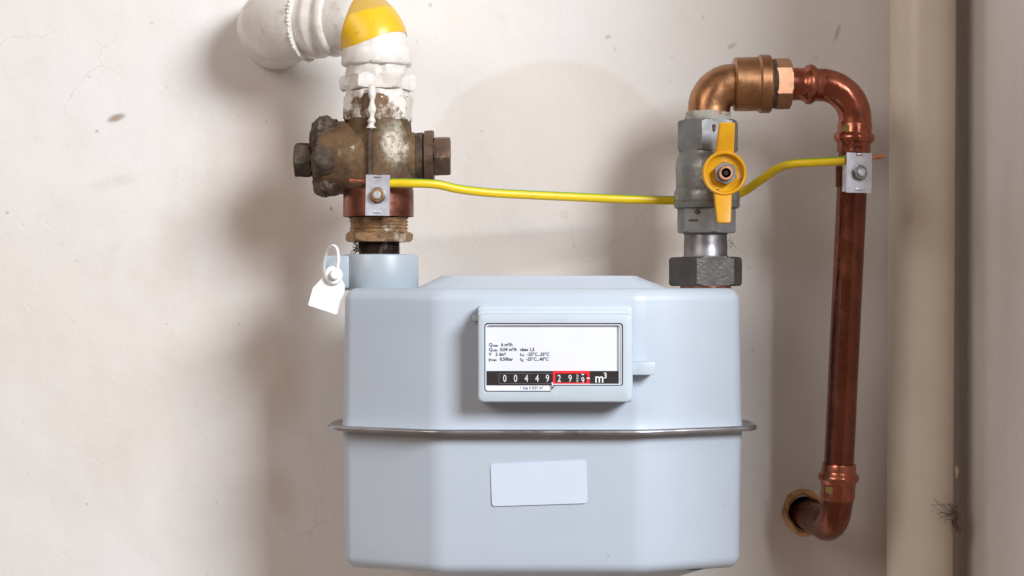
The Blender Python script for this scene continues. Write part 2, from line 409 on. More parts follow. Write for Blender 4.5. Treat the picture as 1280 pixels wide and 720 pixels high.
def text_into(bm, body, size, u, v, y, align='LEFT', sx=1.0, bold=0.0, depth=0.0):
    """lettering facing the camera; its anchor is the photo position (u, v) at depth y; size in photo px"""
    cu = bpy.data.curves.new('lettering', 'FONT'); cu.body = body; cu.size = 1.0; cu.align_x = align; cu.align_y = 'CENTER'
    cu.offset = bold; cu.resolution_u = 3
    to = bpy.data.objects.new('lettering', cu); COL.objects.link(to)
    dg = bpy.context.evaluated_depsgraph_get(); me = bpy.data.meshes.new_from_object(to.evaluated_get(dg))
    bpy.data.objects.remove(to); bpy.data.curves.remove(cu)
    s = size * px(y) ; o = W(u, v, y)
    me.transform(Matrix(((s * sx, 0, 0, o.x), (0, 0, 0, o.y), (0, s, 0, o.z), (0, 0, 0, 1))))
    ue = 640 + max([v_.co.x for v_ in me.vertices] or [0]) / px(y)
    bm.from_mesh(me); bpy.data.meshes.remove(me); return ue

BM = bmesh.new
# ================================================================ SETTING
# back wall with a real round hole for the copper pipe
HC = W(1006, 641, 0); HR = 0.0135
def build_wall():
    bm = BM(); N = 48
    circ, sq, big = [], [], []
    X0, X1, Z0, Z1 = -2.6, W(1199, 0, 0).x, 0.0, 2.5
    for i in range(N):
        t = 2 * math.pi * i / N; c, s = math.cos(t), math.sin(t); m = max(abs(c), abs(s))
        circ.append(Vector((HC.x + HR * c, 0, HC.z + HR * s)))
        sq.append(Vector((HC.x + 0.06 * c / m, 0, HC.z + 0.06 * s / m)))
        qx, qz = c / m, s / m
        big.append(Vector((HC.x + (qx * (X1 - HC.x) if qx > 0 else qx * (HC.x - X0)), 0, HC.z + (qz * (Z1 - HC.z) if qz > 0 else qz * (HC.z - Z0)))))
    deep = [p + Vector((0, 0.11, 0)) for p in circ]
    rings(bm, [big, sq, circ, deep], (False, True))
    w = obj('wall', bm, 'wall', smooth=False); w['kind'] = 'structure'; return w
build_wall()
bm = BM()
xs = W(1199, 0, 0).x
prof = [(xs, 0.0), (xs + .0015, -.006), (xs + 0.003, -.02), (xs + .004, -.06), (xs + .005, -.12), (xs + .006, -.42), (xs + .010, -.426), (xs + .05, -.428), (xs + 0.12, -.428), (xs + .12, 0.0)]
rings(bm, [[(x, y, 0) for x, y in prof], [(x, y, 2.5) for x, y in prof]], (True, True))
s_ = obj('side_wall', bm, 'side', angle=60); s_['kind'] = 'structure'

# cream painted riser pipe in the corner
bm = BM(); yc = -0.034; c = W(1151.5, 360, yc); r = 40.5 * px(yc)
top, bot = W(1152, -60, yc), W(1149.5, 780, yc)
pts = [Vector((c.x + 0.0012 * (1 - k / 20) - .0006 + 0.0004 * math.sin(k * .9), yc, 0.02 + 2.46 * k / 20)) for k in range(21)]
pts = [Vector((c.x + (p.z - ZC) * 0.006, yc, p.z)) for p in pts]
tube(bm, pts, r, 64); 
p_ = obj('riser_pipe', bm, 'cream'); tag(recenter(p_), 'tall cream painted vertical pipe standing in the wall corner', 'pipe')

# plaster blob and cobweb on the riser's right edge
bm = BM(); b = W(1194, 590, -.036); bmesh.ops.create_icosphere(bm, subdivisions=3, radius=.004, matrix=Matrix.Translation(b) @ Matrix.Diagonal((.5, 1, 1.3, 1))); lumpy(bm, .0015, 200)
obj('paint_lump', bm, 'cream', p_)
bm = BM()
def strand(bm, P, r=.00028): tube(bm, catmull(P, 5), r, 6)
for k in range(15):
    a = W(1165 + rnd.uniform(-3, 14), 630 + rnd.uniform(-9, 9), -.080 + .0 * k)
    b = W(1193 + rnd.uniform(0, 5), 638 + rnd.uniform(-10, 14), -.045)
    m = (a + b) / 2 + Vector((rnd.uniform(-.003, .003), -.006 + rnd.uniform(-.003, .002), rnd.uniform(-.008, .006)))
    if k % 3: a = m + Vector((rnd.uniform(-.008, .004), rnd.uniform(-.003, .001), rnd.uniform(-.008, .008)))
    strand(bm, [a, m, b], rnd.choice((.00010, .00016, .00024)))
for k in range(7):
    q = W(1194 + rnd.uniform(-1, 4), 632 + k * 5, -.047); bmesh.ops.create_icosphere(bm, subdivisions=2, radius=rnd.uniform(.0012, .0026), matrix=Matrix.Translation(q))
w_ = obj('cobweb', bm, 'web'); tag(recenter(w_), 'small dusty brown cobweb between the cream pipe and side wall', 'cobweb')

# mortar ring round the hole
bm = BM()
def rrag(th, t, r): return r * (1 + .05 * math.sin(2 * th + .6) + .025 * math.sin(5 * th))
lathe(bm, W(1006, 641, 0), (0, -1, 0), [(-.03, .0133), (-.004, .0134), (.001, .0138), (.0030, .0146), (.0040, .0158), (.0036, .0170), (.0020, .0182), (.0003, .0190), (-.002, .0194)], 72, rrag, (False, False))
lumpy(bm, .0014, 120); lumpy(bm, .0004, 400, 2)
m_ = obj('mortar_ring', bm, 'putty'); tag(recenter(m_), 'rough ochre mortar ring round the hole where copper pipe enters the wall', 'wall collar')

bm = BM(); lathe(bm, W(1006, 641, 0), (0, -1, 0), [(-.09, .0134), (-.0006, .0134)], 48, None, (True, False))
obj('hole_shade', bm, 'hole', m_)  # dark sleeve added to paint the shade inside the hole
# ================================================================ GAS METER
YF, YB, YS, YT_ = -0.180, -0.022, -0.144, -0.092          # front face, back, where the side faces end
xL, xR = W(428, 0, YS).x, W(928, 0, YS).x
fL, fR = W(546, 0, YF).x, W(800, 0, YF).x
meter = thing('gas_meter', ((xL + xR) / 2, (YF + YB) / 2, W(0, 716, YF).z), 'pale blue grey steel gas meter hanging between rusty valve and yellow handled valve', 'gas meter')
PLAN = [(fL - .006, YB), (xL, YT_), (xL, YS), (fL, YF), (fR, YF), (xR, YS), (xR, YT_), (fR + .006, YB)]
RAD = [.03, .012, .012, .030, .030, .012, .012, .03]
def plan_loop(d, z, k=1.0):
    P = inset(PLAN, d); rr = [max(.002, r - d * k) if d > 0 else r - d for r in RAD]
    return [Vector((p.x, p.y, z)) for p in poly_round(P, rr, 10)]
zt, zf, zb = W(0, 360, -.17).z, W(0, 540, -.19).z, W(0, 719, -.175).z
def shell(z_end, z_start, sgn, bump):
    bm = BM(); rf = .0095
    lp = [plan_loop(-.0012, z_start), plan_loop(-.0004, z_start + sgn * .004), plan_loop(0, z_start + sgn * .010)]
    for k in range(1, 6): lp.append(plan_loop(.0012 * k / 5, z_start + (z_end - sgn * rf - z_start) * k / 6 + sgn * .002))
    for k in range(9):
        a = R(90) * k / 8; lp.append(plan_loop(.0012 + rf * (1 - math.cos(a)), z_end - sgn * rf + sgn * rf * math.sin(a)))
    rings(bm, lp, (False, True))
    # raised middle of the drawn pan
    u0, u1, t0, t1, h = bump
    a0, a1 = W(u0, 0, -.16).x, W(u1, 0, -.16).x; b0, b1 = W(t0, 0, -.16).x, W(t1, 0, -.16).x
    ff = -.1655 if sgn > 0 else -.156; B = [(a0, -.042), (a0, ff), (a1, ff), (a1, -.042)]; T = [(b0, -.05), (b0, ff + .0145), (b1, ff + .0145), (b1, -.05)]
    L2 = []
    for k in range(7):
        s = k / 6; e = s
        P = [Vector(p).lerp(Vector(q), e) for p, q in zip(B, T)]
        zz = s * h
        L2.append([Vector((p.x, p.y, z_end + sgn * (zz - .0006))) for p in poly_round(P, .012, 6)])
    for k in range(1, 4):
        P = [Vector(p) + (Vector(((b0 + b1) / 2, -.1)) - Vector(p)) * (.012 * k) for p in T]
        L2.append([Vector((p.x, p.y, z_end + sgn * (h - .0006 + .0012 * math.sin(k / 3 * 1.57)))) for p in poly_round(P, .012, 6)])
    rings(bm, L2, (False, True))
    return bm
obj('upper_shell', shell(zt, zf, 1, (518, 838, 547, 802, .0085)), 'meter', meter, 40)
obj('lower_shell', shell(zb, zf, -1, (515, 884, 548, 850, .0085)), 'meter', meter, 40)
bm = BM(); lp = []
for d, z in ((.004, .0012), (-.0075, .0010), (-.0090, .0016), (-.0106, .0015), (-.0116, .0005), (-.0116, -.0008), (-.0108, -.0021), (-.0085, -.0024), (-.0075, -.0017), (.004, -.0014)):
    lp.append(plan_loop(d, zf + z))
rings(bm, lp, (False, False)); obj('seam_flange', bm, 'flange', meter, 50)

# blank sticker on the lower half
bm = BM(); ys = YF - .0003
Q = [W(613, 580, ys), W(733, 575, ys), W(735, 629, ys), W(615, 633, ys)]
lp = poly_round([(q.x, q.z) for q in Q], .0025, 5)
rings(bm, [[(p.x, ys + .0006, p.y) for p in lp], [(p.x, ys - .0001, p.y) for p in lp]], (True, True))
obj('sticker', bm, 'sticker', meter, 30)
for n_, (u, v) in enumerate(((459.5, 529),)):
    bm = BM(); bmesh.ops.create_icosphere(bm, subdivisions=2, radius=.0011, matrix=Matrix.Translation(W(u, v, YS - .009)))
    obj('paint_chip', bm, 'gap', meter)  # dark bead added in place of a small chip in the enamel

# ---- counter housing
Y0 = -.176; YH = -.2045                        # back and front of the housing
def uv(u, v, y, yr=-.2): p = W(u, v, yr); return Vector((p.x, y, p.z))
def rrect(u0, v0, u1, v1, r, y, sk=0.0):
    P = [(u0, v1), (u1, v1), (u1, v0 - sk), (u0, v0)]
    return [uv(p.x, p.y, y) for p in poly_round(P, r, 6)]
bm = BM()
L = [rrect(597, 381.5, 791, 503.5, 6, Y0), rrect(597, 381.5, 791, 503.5, 6, -.1895), rrect(597.4, 382.5, 790.6, 503.1, 6, -.1905),
     rrect(597.4, 386.6, 790.6, 503.1, 6, -.1908), rrect(597.2, 386.6, 790.8, 503.1, 6, -.1955), rrect(597.6, 387.6, 790.4, 502.8, 6, -.1963),
     rrect(597.6, 391.8, 790.4, 502.8, 6, -.1966), rrect(597.2, 391.8, 790.8, 502.8, 6, -.2012), rrect(597.6, 392.2, 790.2, 502.4, 6, -.2030),
     rrect(598.6, 393.2, 789.2, 501.4, 6, -.2040), rrect(600.2, 394.8, 787.6, 499.8, 5, YH)]
vs = rings(bm, L, (True, False))
WP = [(605, 490), (687, 490), (693.5, 482.5), (778.5, 482.5), (778.5, 403.5), (605, 403.5)]
wl = poly_round(WP, [3.5, 2.5, 2.5, 3, 4, 4], 5)
def winloop(y, d=0.0):
    cx, cy = 691, 447
    return [uv(p.x + (d if p.x < cx else -d), p.y + (d if p.y < cy else -d), y) for p in wl]
wv = [bm.verts.new(p) for p in winloop(YH)]
oe = [bm.edges.get((vs[-1][i], vs[-1][(i + 1) % len(vs[-1])])) for i in range(len(vs[-1]))]
ie = [bm.edges.new((wv[i], wv[(i + 1) % len(wv)])) for i in range(len(wv))]
bmesh.ops.triangle_fill(bm, use_beauty=True, edges=oe + ie)
prev = wv
for y, d in ((YH + .0006, .5), (YH + .0085, .6)):
    cur = [bm.verts.new(p) for p in winloop(y, d)]
    for i in range(len(cur)):
        j = (i + 1) % len(cur); bm.faces.new((prev[i], prev[j], cur[j], cur[i]))
    prev = cur
bm.faces.new(prev)
house = obj('counter_housing', bm, 'housing', meter, 28)
# dark ring painting in the gap's shade, clear rim, card, mask, drums
def ring_part(name, mat, d0, d1, yf, yb):
    bm = BM(); a, b = winloop(yf, d0), winloop(yf, d1); c, d = winloop(yb, d1), winloop(yb, d0)
    rings(bm, [d, a, b, c, d], (False, False)); bmesh.ops.remove_doubles(bm, verts=bm.verts, dist=1e-7)
    return obj(name, bm, mat, house, 40)
ring_part('gap_line', 'gap', 0.75, 1.7, YH + .0022, YH + .008)
ring_part('window_rim', 'rim', 1.7, 3.0, YH + .0010, YH + .008)
yc_ = YH + .0034
bm = BM(); pbox(bm, 607.6, 406.2, 773.0, 488, yc_, YH + .008, 0, -.2); obj('face_card', bm, 'card', house, smooth=False)
bm = BM(); pbox(bm, 773.0, 405, 776.6, 481.3, YH + .0016, YH + .008, .0005, -.2); obj('window_side', bm, 'rim', house)
ym = yc_ - .0006                               # front of the black mask
yd = yc_ - .00012                              # digits sit just behind the mask's front
bm = BM()
for u0, v0, u1, v1 in ((608, 463.6, 691, 467), (608, 478.6, 691, 481.2), (608, 467, 624.5, 478.6), (690, 467, 691, 478.6)):
    pbox(bm, u0, v0, u1, v1, ym, yc_ - .00005, 0, -.2)
obj('counter_mask', bm, 'black', house, smooth=False)
bm = BM(); pbox(bm, 737, 463.6, 773.0, 481.2, ym, yc_ - .00005, 0, -.2); obj('unit_plate', bm, 'black', house, smooth=False)
bm = BM()
for u0, v0, u1, v1 in ((691, 463.4, 737, 466.8), (691, 478.0, 737, 481.4), (691, 466.8, 694.2, 478.0), (733.2, 466.8, 737, 478.0)):
    pbox(bm, u0, v0, u1, v1, ym - .0001, yc_ - .00005, 0, -.2)
obj('red_frame', bm, 'red', house, smooth=False)
bm = BM(); pbox(bm, 624, 466.5, 734, 479, yc_ - .00003, yc_ + .001, 0, -.2); obj('drum_backing', bm, 'black', house, smooth=False)  # black plate added behind the drums to darken their gaps
digits = [(631, '0'), (644.5, '0'), (658, '4'), (671.3, '4'), (684.3, '9'), (699, '2'), (712.6, '9'), (726.5, '')]
for u, ch in digits:
    bm = BM(); wdt = 6.0
    a = uv(u - wdt, 473, yc_); b = uv(u + wdt, 473, yc_)
    # shallow curved window of the number drum
    lp = []
    for k in range(9):
        t = -1 + 2 * k / 8; z = a.z + t * .0038; y = yc_ - .00006 - .00018 * (1 - t * t)
        lp.append([Vector((a.x, y, z)), Vector((b.x, y, z))])
    for p, q in zip(lp, lp[1:]): bm.faces.new([bm.verts.new(x) for x in (p[0], p[1], q[1], q[0])])
    bmesh.ops.remove_doubles(bm, verts=bm.verts, dist=1e-7)
    obj('number_drum', bm, 'black', house)
yt = yc_ - .00032
bm = BM()
for u, ch in digits:
    if ch: text_into(bm, ch, 12.6, u, 473.4, yt, 'CENTER', .74, .002)
text_into(bm, '9', 12.0, 728.5, 476.0, yt, 'CENTER', .74, .002)
text_into(bm, '8', 12.0, 728.5, 465.4, yt, 'CENTER', .74, .002)
for k in range(7):
    q0 = uv(720.5, 468 + k * 1.5, yt); q1 = uv(723.5 if k % 2 else 722, 468.6 + k * 1.5, yt)
    bm.faces.new([bm.verts.new(p) for p in (q0, Vector((q1.x, yt, q0.z)), q1, Vector((q0.x, yt, q1.z)))])
text_into(bm, ',', 15, 690.3, 475.5, ym - .0003, 'CENTER', .9, .02)
pbox(bm, 733.4, 471.8, 737.2, 473.4, ym - .0003, ym - .0002, 0, -.2)
text_into(bm, 'm', 16, 743.5, 473.2, ym - .00015, 'LEFT', .92, .015); text_into(bm, '3', 10, 754.2, 469.8, ym - .00015, 'LEFT', .95, .02)
obj('counter_digits', bm, 'white_ink', house, smooth=False)
bm = BM()
for u0, v0, u1, v1 in ((623.5, 466.6, 690, 467.1), (623.5, 479.0, 690, 479.5), (623.5, 467.1, 624.1, 479.0)):
    pbox(bm, u0, v0, u1, v1, ym - .0003, ym + .0001, 0, -.2)
obj('window_outline', bm, 'gap', house, smooth=False)
bm = BM(); yt = yc_ - .00015; sz = 5.7
def line(v, u, parts):
    for s, dz, sc in parts:
        u = text_into(bm, s, sz * sc, u, v + dz, yt, 'LEFT', .95, .028) + .45
line(431, 611, (('Q', 0, 1), ('max', .9, .75), ('  6 m³/h', 0, 1)))
line(437, 611, (('Q', 0, 1), ('min', .9, .75), ('  0,04 m³/h', 0, 1)))
line(443, 611, (('V', 0, 1), ('   2 dm³', 0, 1)))
line(449, 611, (('p', 0, 1), ('max', .9, .75), ('  0,50bar', 0, 1)))
line(437, 650, (('class 1,5', 0, 1),))
line(443, 650, (('t', 0, 1), ('m', .9, .75), ('  -25°C...55°C', 0, 1)))
line(449, 650, (('t', 0, 1), ('g', .9, .75), ('  -25°C...40°C', 0, 1)))
text_into(bm, '1 imp ≙ 0,01 m³', sz * .95, 650, 485, yt, 'LEFT', .82, .012)
obj('printed_text', bm, 'ink', house, smooth=False)
bm = BM(); pbox(bm, 608.2, 406.8, 772.6, 481, YH + .0012, YH + .0020, 0, -.2); obj('window_pane', bm, 'glass', house, smooth=False)
# two scratches under the window and the side socket
bm = BM()
for du in (0, 3.2):
    a, b = uv(690.5 + du, 497.5, YH - .0001), uv(694 + du, 490, YH - .0001)
    for k in range(1): tube(bm, [a, b], .00022, 6)
obj('scratch', bm, 'rim', house)
bm = BM(); pbox(bm, 789, 452, 818.5, 468.5, -.1935, -.1780, .0012, -.19); obj('pulse_socket', bm, 'housing', meter)
bm = BM(); q = W(594, 398, -.186); lathe(bm, q, (0, -1, 0), [(-.006, .0024), (.001, .0024), (.0016, .0018)], 24); obj('seal_lug', bm, 'housing', meter)

# ================================================================ LEFT COLUMN
YP = -0.100; S = px(YP); XLc = W(473.5, 0, YP).x
def zv(v): return W(0, v, YP).z
UP = Vector((0, 0, 1))
def vprof(u0, pr, base=0):                       # list of (v, half width px) bottom to top, vertical axis at u0
    o = W(u0, base or pr[0][0], YP); z0 = o.z
    return o, [(zv(v) - z0, r * S) for v, r in pr]
# plastic collar
col = thing('seal_collar', W(475, 363, YP), 'milky grey plastic collar on the meter inlet under the rusty valve', 'pipe collar')
bm = BM(); o, p = vprof(475.5, [(363, 46.5), (361.5, 47.6), (340, 47.8), (322, 47.4), (319.2, 46.4), (318.2, 44.5), (318.0, 30), (319.5, 29)]); lathe(bm, o, UP, p, 80); obj('collar_ring', bm, 'collar', col, 40)
bm = BM(); pbox(bm, 404, 318.8, 437, 361, YP - .020, YP + .002, .003, YP - .02); obj('collar_lug', bm, 'collar', col)

# rusty gas cock
cock = thing('gas_cock', W(474, 318, YP), 'rusty brass plug valve with corroded bolts below the white painted pipe', 'valve')
bm = BM(); o, p = vprof(474, [(319, 24), (302, 24)])
pr = []
n_ = 9
for k in range(n_ * 2 + 1):
    v = 320 - 18 * k / (n_ * 2); pr.append((v, 26.5 if k % 2 else 24.6))
o, p = vprof(474, pr); lathe(bm, o, UP, p, 56); obj('threaded_spigot', bm, 'thread', cock, 25)
bm = BM(); hexnut(bm, W(474, 302.5, YP), UP, 0, 12 * S, 43 * S, R(22), .10); lumpy(bm, .0004, 120); obj('brass_nut', bm, 'brass_dirty', cock)
bm = BM()
pr = [(291, 39), (289, 36)]
for k in range(9): pr.append((287 - 2 * k, 36.5 if k % 2 else 34.8))
pr += [(269, 36)]
o, p = vprof(474, pr); lathe(bm, o, UP, p, 64); lumpy(bm, .0016, 130); obj('packed_thread', bm, 'brass_dirty', cock, 35)
bm = BM(); o, p = vprof(473, [(271, 39), (266, 41), (238, 42), (234, 43.5), (210, 46), (182, 46), (166, 42), (150, 40)]); lathe(bm, o, UP, p, 72); lumpy(bm, .0010, 70, 3)
obj('valve_body', bm, 'rust', cock, 45)
# horizontal barrel
bm = BM(); o = W(400, 197, YP); AX = Vector((1, 0, .012)).normalized()
lathe(bm, o, AX, [(0, 40 * S), (8 * S, 44 * S), (30 * S, 45.5 * S), (58 * S, 44 * S), (66 * S, 40 * S), (70 * S, 33 * S), (90 * S, 30 * S), (118 * S, 29.5 * S), (121 * S, 27.5 * S), (130 * S, 27.5 * S)], 72); lumpy(bm, .0012, 75, 5)
obj('barrel', bm, 'rust', cock, 45)
bm = BM(); box(bm, (W(466, 0, YP).x - .0014, YP - .0305, zv(238)), (W(466, 0, YP).x + .0014, YP - .022, zv(156)), .001, 2); subdiv(bm, 2); lumpy(bm, .0006, 120); obj('casting_seam', bm, 'rust_dark', cock)
bm = BM(); lathe(bm, o, AX, [(121 * S, 26 * S), (121 * S, 29.5 * S), (129 * S, 30 * S), (130 * S, 28 * S)], 64); lumpy(bm, .0003, 150); obj('washer', bm, 'rust_dark', cock)
bm = BM(); lathe(bm, o, AX, [(130.5 * S, 24 * S), (130.5 * S, 31 * S), (131.5 * S, 32.3 * S), (141.5 * S, 32.3 * S), (142.5 * S, 31 * S), (142.5 * S, 20 * S)], 64); lumpy(bm, .0004, 120, 2); obj('end_flange', bm, 'rust_bolt', cock)
bm = BM(); hexnut(bm, o, AX, 142.5 * S, 163 * S, 26.5 * S, R(8), .10); lumpy(bm, .0004, 130, 8); obj('bolt_head', bm, 'rust_bolt', cock)
# eroded left flange: lobed, lumpy
bm = BM()
def lobe(th, t, r): return r * (1 + .11 * math.sin(4 * th + .9) + .05 * math.sin(7 * th))
lathe(bm, W(394, 197, YP), AX, [(-3 * S, 26 * S), (-1 * S, 36 * S), (2 * S, 42 * S), (6 * S, 46 * S), (12 * S, 47 * S), (20 * S, 46 * S), (27 * S, 42 * S), (33 * S, 34 * S)], 96, lobe)
subdiv(bm, 1); lumpy(bm, .0030, 75, 11); lumpy(bm, .0011, 230, 4); obj('corroded_flange', bm, 'rust_dark', cock, 60)
bm = BM(); lathe(bm, W(374, 199, YP), AX, [(4 * S, 13 * S), (26 * S, 15 * S)], 40); lumpy(bm, .0005, 200); obj('bolt_shank', bm, 'rust_dark', cock)
bm = BM(); hexnut(bm, W(369, 200, YP), AX, 0, 21 * S, 22.5 * S, R(14), .12); lumpy(bm, .0009, 130, 9); obj('bolt_head', bm, 'rust_dark', cock)
for (u, v, rr, sd) in ((406, 164, 13, 1), (408, 229, 14, 2)):
    bm = BM(); bmesh.ops.create_icosphere(bm, subdivisions=4, radius=rr * S, matrix=Matrix.Translation(W(u, v, YP - .014)) @ Matrix.Diagonal((1, .9, 1.1, 1))); lumpy(bm, .0032, 90, sd); lumpy(bm, .001, 280, sd); obj('rust_lump', bm, 'rust_dark' if sd != 7 else 'rust', cock, 60)
bm = BM(); hexnut(bm, W(473, 152, YP), UP, 0, 31 * S, 45.5 * S, R(-8), .10); lumpy(bm, .0018, 100, 3); obj('top_hex', bm, 'rust_white', cock, 35)

# white painted pipe
wp = thing('gas_pipe', W(472, 122, YP), 'white painted gas pipe with yellow tape bending into the wall at top left', 'pipe')
bm = BM(); o, p = vprof(472, [(124, 39), (118, 40), (114, 38), (110, 41)]); lathe(bm, o, UP, p, 64); lumpy(bm, .0026, 120, 2); obj('crusted_thread', bm, 'white_dirty', wp, 45)
bm = BM(); hexnut(bm, W(472, 113, YP), UP, 0, 18 * S, 46 * S, R(-26), .07); lumpy(bm, .0020, 85, 7); obj('lock_nut', bm, 'white', wp, 35)
bm = BM(); o, p = vprof(471.5, [(97, 38), (92, 38.5), (86, 39), (82, 39.5)]); lathe(bm, o, UP, p, 64); lumpy(bm, .0026, 120, 5); obj('pipe_neck', bm, 'white_dirty', wp, 45)
bm = BM(); o, p = vprof(471, [(84, 39), (82.5, 43), (80, 44.3), (66, 43.6), (63, 43), (60.5, 41.5)]); lathe(bm, o, UP, p, 72); lumpy(bm, .0007, 100); obj('socket_ring', bm, 'white', wp, 35)
# bend: up, then left and back towards the wall
A0 = W(470, 66, YP); CN = W(469.5, 24, YP); dirn = Vector((-1, .48, .03)).normalized(); B0 = CN + dirn * 0.064
path = arc(A0, CN, CN + dirn * (42 * S), 22) 
bm = BM(); tube(bm, path + [CN + dirn * .040, B0], 41 * S, 64); obj('bend', bm, 'white', wp, 50)
tp = path[3:19]
bm = BM()
# tape band: skewed rings around the bend
n0 = len(path)
def tapering():
    loops = []
    P = path; nP = len(P)
    ctr = A0 + (CN + dirn * (42 * S) - CN)           # bend centre
    ax = (A0 - ctr).cross(P[-1] - ctr).normalized()
    full = (A0 - ctr).angle(P[-1] - ctr)
    for k in range(15):
        s = k / 14; lp = []
        for i in range(64):
            th = 2 * math.pi * i / 64
            # start edge is skewed: late on the outside of the bend's lower edge
            lo = full * (.02 + .17 * (0.5 + 0.5 * math.cos(th))); hi = full * (.66 + .10 * math.cos(th))
            if s in (0.0,): a = lo
            a = lo + (hi - lo) * s
            Mx = Matrix.Rotation(a, 3, ax); rad0 = Mx @ (A0 - ctr); rd = rad0.normalized(); bn = ax
            rr = 41 * S * (1.022 if 0 < k < 14 else 1.004)
            lp.append(ctr + rad0 + (rd * math.cos(th) + bn * math.sin(th)) * rr)
        loops.append(lp)
    return loops
rings(bm, tapering(), (False, False)); obj('yellow_tape', bm, 'tape', wp, 50)
# socket ribs and big elbow to the wall
bm = BM(); lathe(bm, CN + dirn * .033, dirn, [(0, 41 * S), (.0015, 44.5 * S), (.004, 45.5 * S), (.007, 44.5 * S), (.009, 42.5 * S), (.013, 43 * S), (.0155, 46 * S), (.019, 46 * S), (.0215, 43 * S), (.026, 42 * S), (.028, 41 * S)], 72); lumpy(bm, .0006, 90, 4); obj('socket_rib', bm, 'white', wp, 50)
E1 = CN + dirn * .061; EC = CN + dirn * .095; E2 = Vector((EC.x - .004, 0.02, EC.z))
bm = BM(); ep = arc(E1, EC, EC + (E2 - EC).normalized() * .032, 18); ep = ep + [E2]
tube(bm, [E1 - dirn * .001] + ep, [46 * S] + [48.5 * S] * len(ep), 72); obj('elbow', bm, 'white', wp, 50)
bm = BM()
e1, e2, a_ = frame(dirn)
for k in range(60):
    t0 = k / 60 * 2 * math.pi
    q = E1 + (e1 * math.cos(t0) + e2 * math.sin(t0)) * 48.2 * S - dirn * .0002
    if rnd.random() < .85: bmesh.ops.create_icosphere(bm, subdivisions=1, radius=rnd.uniform(.0010, .0020), matrix=Matrix.Translation(q) @ Matrix.Rotation(rnd.random() * 3, 4, 'X') @ Matrix.Diagonal((.9, 1, 1.2, 1)))
lumpy(bm, .0012, 240, 3); obj('flaked_paint', bm, 'white_dirty', wp, 60)
# paint drip
bm = BM(); dp = [W(464.5, 108, YP - .0272), W(465.5, 125, YP - .0290), W(465, 140, YP - .0290), W(464.5, 150, YP - .0300), W(464, 157, YP - .0300), W(464, 162, YP - .030)]
dpp = catmull(dp, 5); tube(bm, dpp, [.0024 + .0009 * math.sin(i * .9) + (.0008 if i > 18 else 0) - (.0022 if i > 23 else 0) for i in range(len(dpp))], 16); lumpy(bm, .0007, 260, 1); obj('paint_drip', bm, 'white', wp, 60)

# lint hanging on the spigot thread
bm = BM()
for k in range(22):
    a = W(rnd.choice((444, 446, 448, 450)) + rnd.uniform(-3, 3), rnd.uniform(302, 312), YP - .006)
    b = a + Vector((rnd.uniform(-.006, .006), rnd.uniform(-.004, .004), rnd.uniform(-.008, .001)))
    strand(bm, [a, (a + b) / 2 + Vector((rnd.uniform(-.003, .003), 0, rnd.uniform(-.003, .003))), b], rnd.choice((.00012, .0003, .0005)))
l_ = obj('dust_fluff', bm, 'lint'); tag(recenter(l_), 'dark dust fluff caught on the rusty valve spigot above the milky collar', 'dust fluff')

# seal tag
st = thing('seal_tag', W(405, 388, YP - .014), 'blank white plastic seal tag looped through the grey collar lug', 'tag')
yT = YP - .036
bm = BM(); strand(bm, [W(405, 342, yT + .016), W(405.5, 328, yT + .012), W(409.5, 313, yT + .008), W(415.5, 307, yT), W(421, 310.5, yT - .002), W(423, 322, yT - .003), W(421.5, 336, yT - .003), W(419, 343, yT - .003)], .0012); obj('loop', bm, 'tag', st)
bm = BM(); P = [(W(u, v, yT).x, W(u, v, yT).z) for u, v in ((421, 393.5), (385, 381.5), (391, 360), (405, 345), (425, 345), (431, 356), (430.5, 364))]
lp = poly_round(P, .0012, 4); cz = W(412, 365, yT)
rings(bm, [[(p.x, yT + .0006, p.y) for p in lp], [(p.x, yT - .0008, p.y) for p in lp]], (True, True)); 
bmesh.ops.rotate(bm, cent=cz, matrix=Matrix.Rotation(R(10), 3, 'Z'), verts=bm.verts); obj('shield', bm, 'tag', st)
bm = BM(); dx = Vector((.30, -1, .08)); lathe(bm, W(416, 344.5, yT + .0005), dx, [(0, .0068), (.0015, .0072), (.003, .0070), (.0042, .006)], 40); obj('lock_disc', bm, 'tag', st)
bm = BM(); lathe(bm, W(417, 344, yT - .002), dx, [(0, .0044), (.007, .0036), (.0076, .0030)], 32); obj('lock_pin', bm, 'tag', st)

# ================================================================ RIGHT COLUMN
bv = thing('ball_valve', W(882, 360, YP), 'grey ball valve with yellow butterfly handle on the meter outlet', 'valve')
bm = BM(); o, p = vprof(882, [(364, 31), (360, 31.8), (357, 31.8), (356, 30)]); lathe(bm, o, UP, p, 64); obj('copper_washer', bm, 'bare_copper', bv)
bm = BM(); hexnut(bm, W(882, 357.5, YP), UP, 0, 36 * S, 47.5 * S, R(-19), .09); lumpy(bm, .00025, 220, 2); obj('union_nut', bm, 'iron', bv, 28)
bm = BM(); o, p = vprof(882, [(322, 29), (319, 27.2), (305, 27), (294, 26.5), (290, 30), (288, 30)]); lathe(bm, o, UP, p, 64); obj('spigot', bm, 'spigot', bv)
bm = BM(); hexnut(bm, W(883, 291.5, YP), UP, 0, 33 * S, 37.5 * S, R(9.5), .08); lumpy(bm, .0002, 140, 1); obj('lower_hex', bm, 'valve_hex', bv, 28)
bm = BM(); o, p = vprof(883.5, [(261, 37), (260, 40), (257, 41), (253.5, 41), (253, 40.2), (252, 40.2), (251.5, 41), (246, 41), (240, 40.5), (236, 38.5), (226, 38.5), (212, 39), (202, 38.5), (196, 36), (192, 34.5), (187, 34)]); lathe(bm, o, UP, p, 72); obj('valve_body', bm, 'valve', bv, 26)
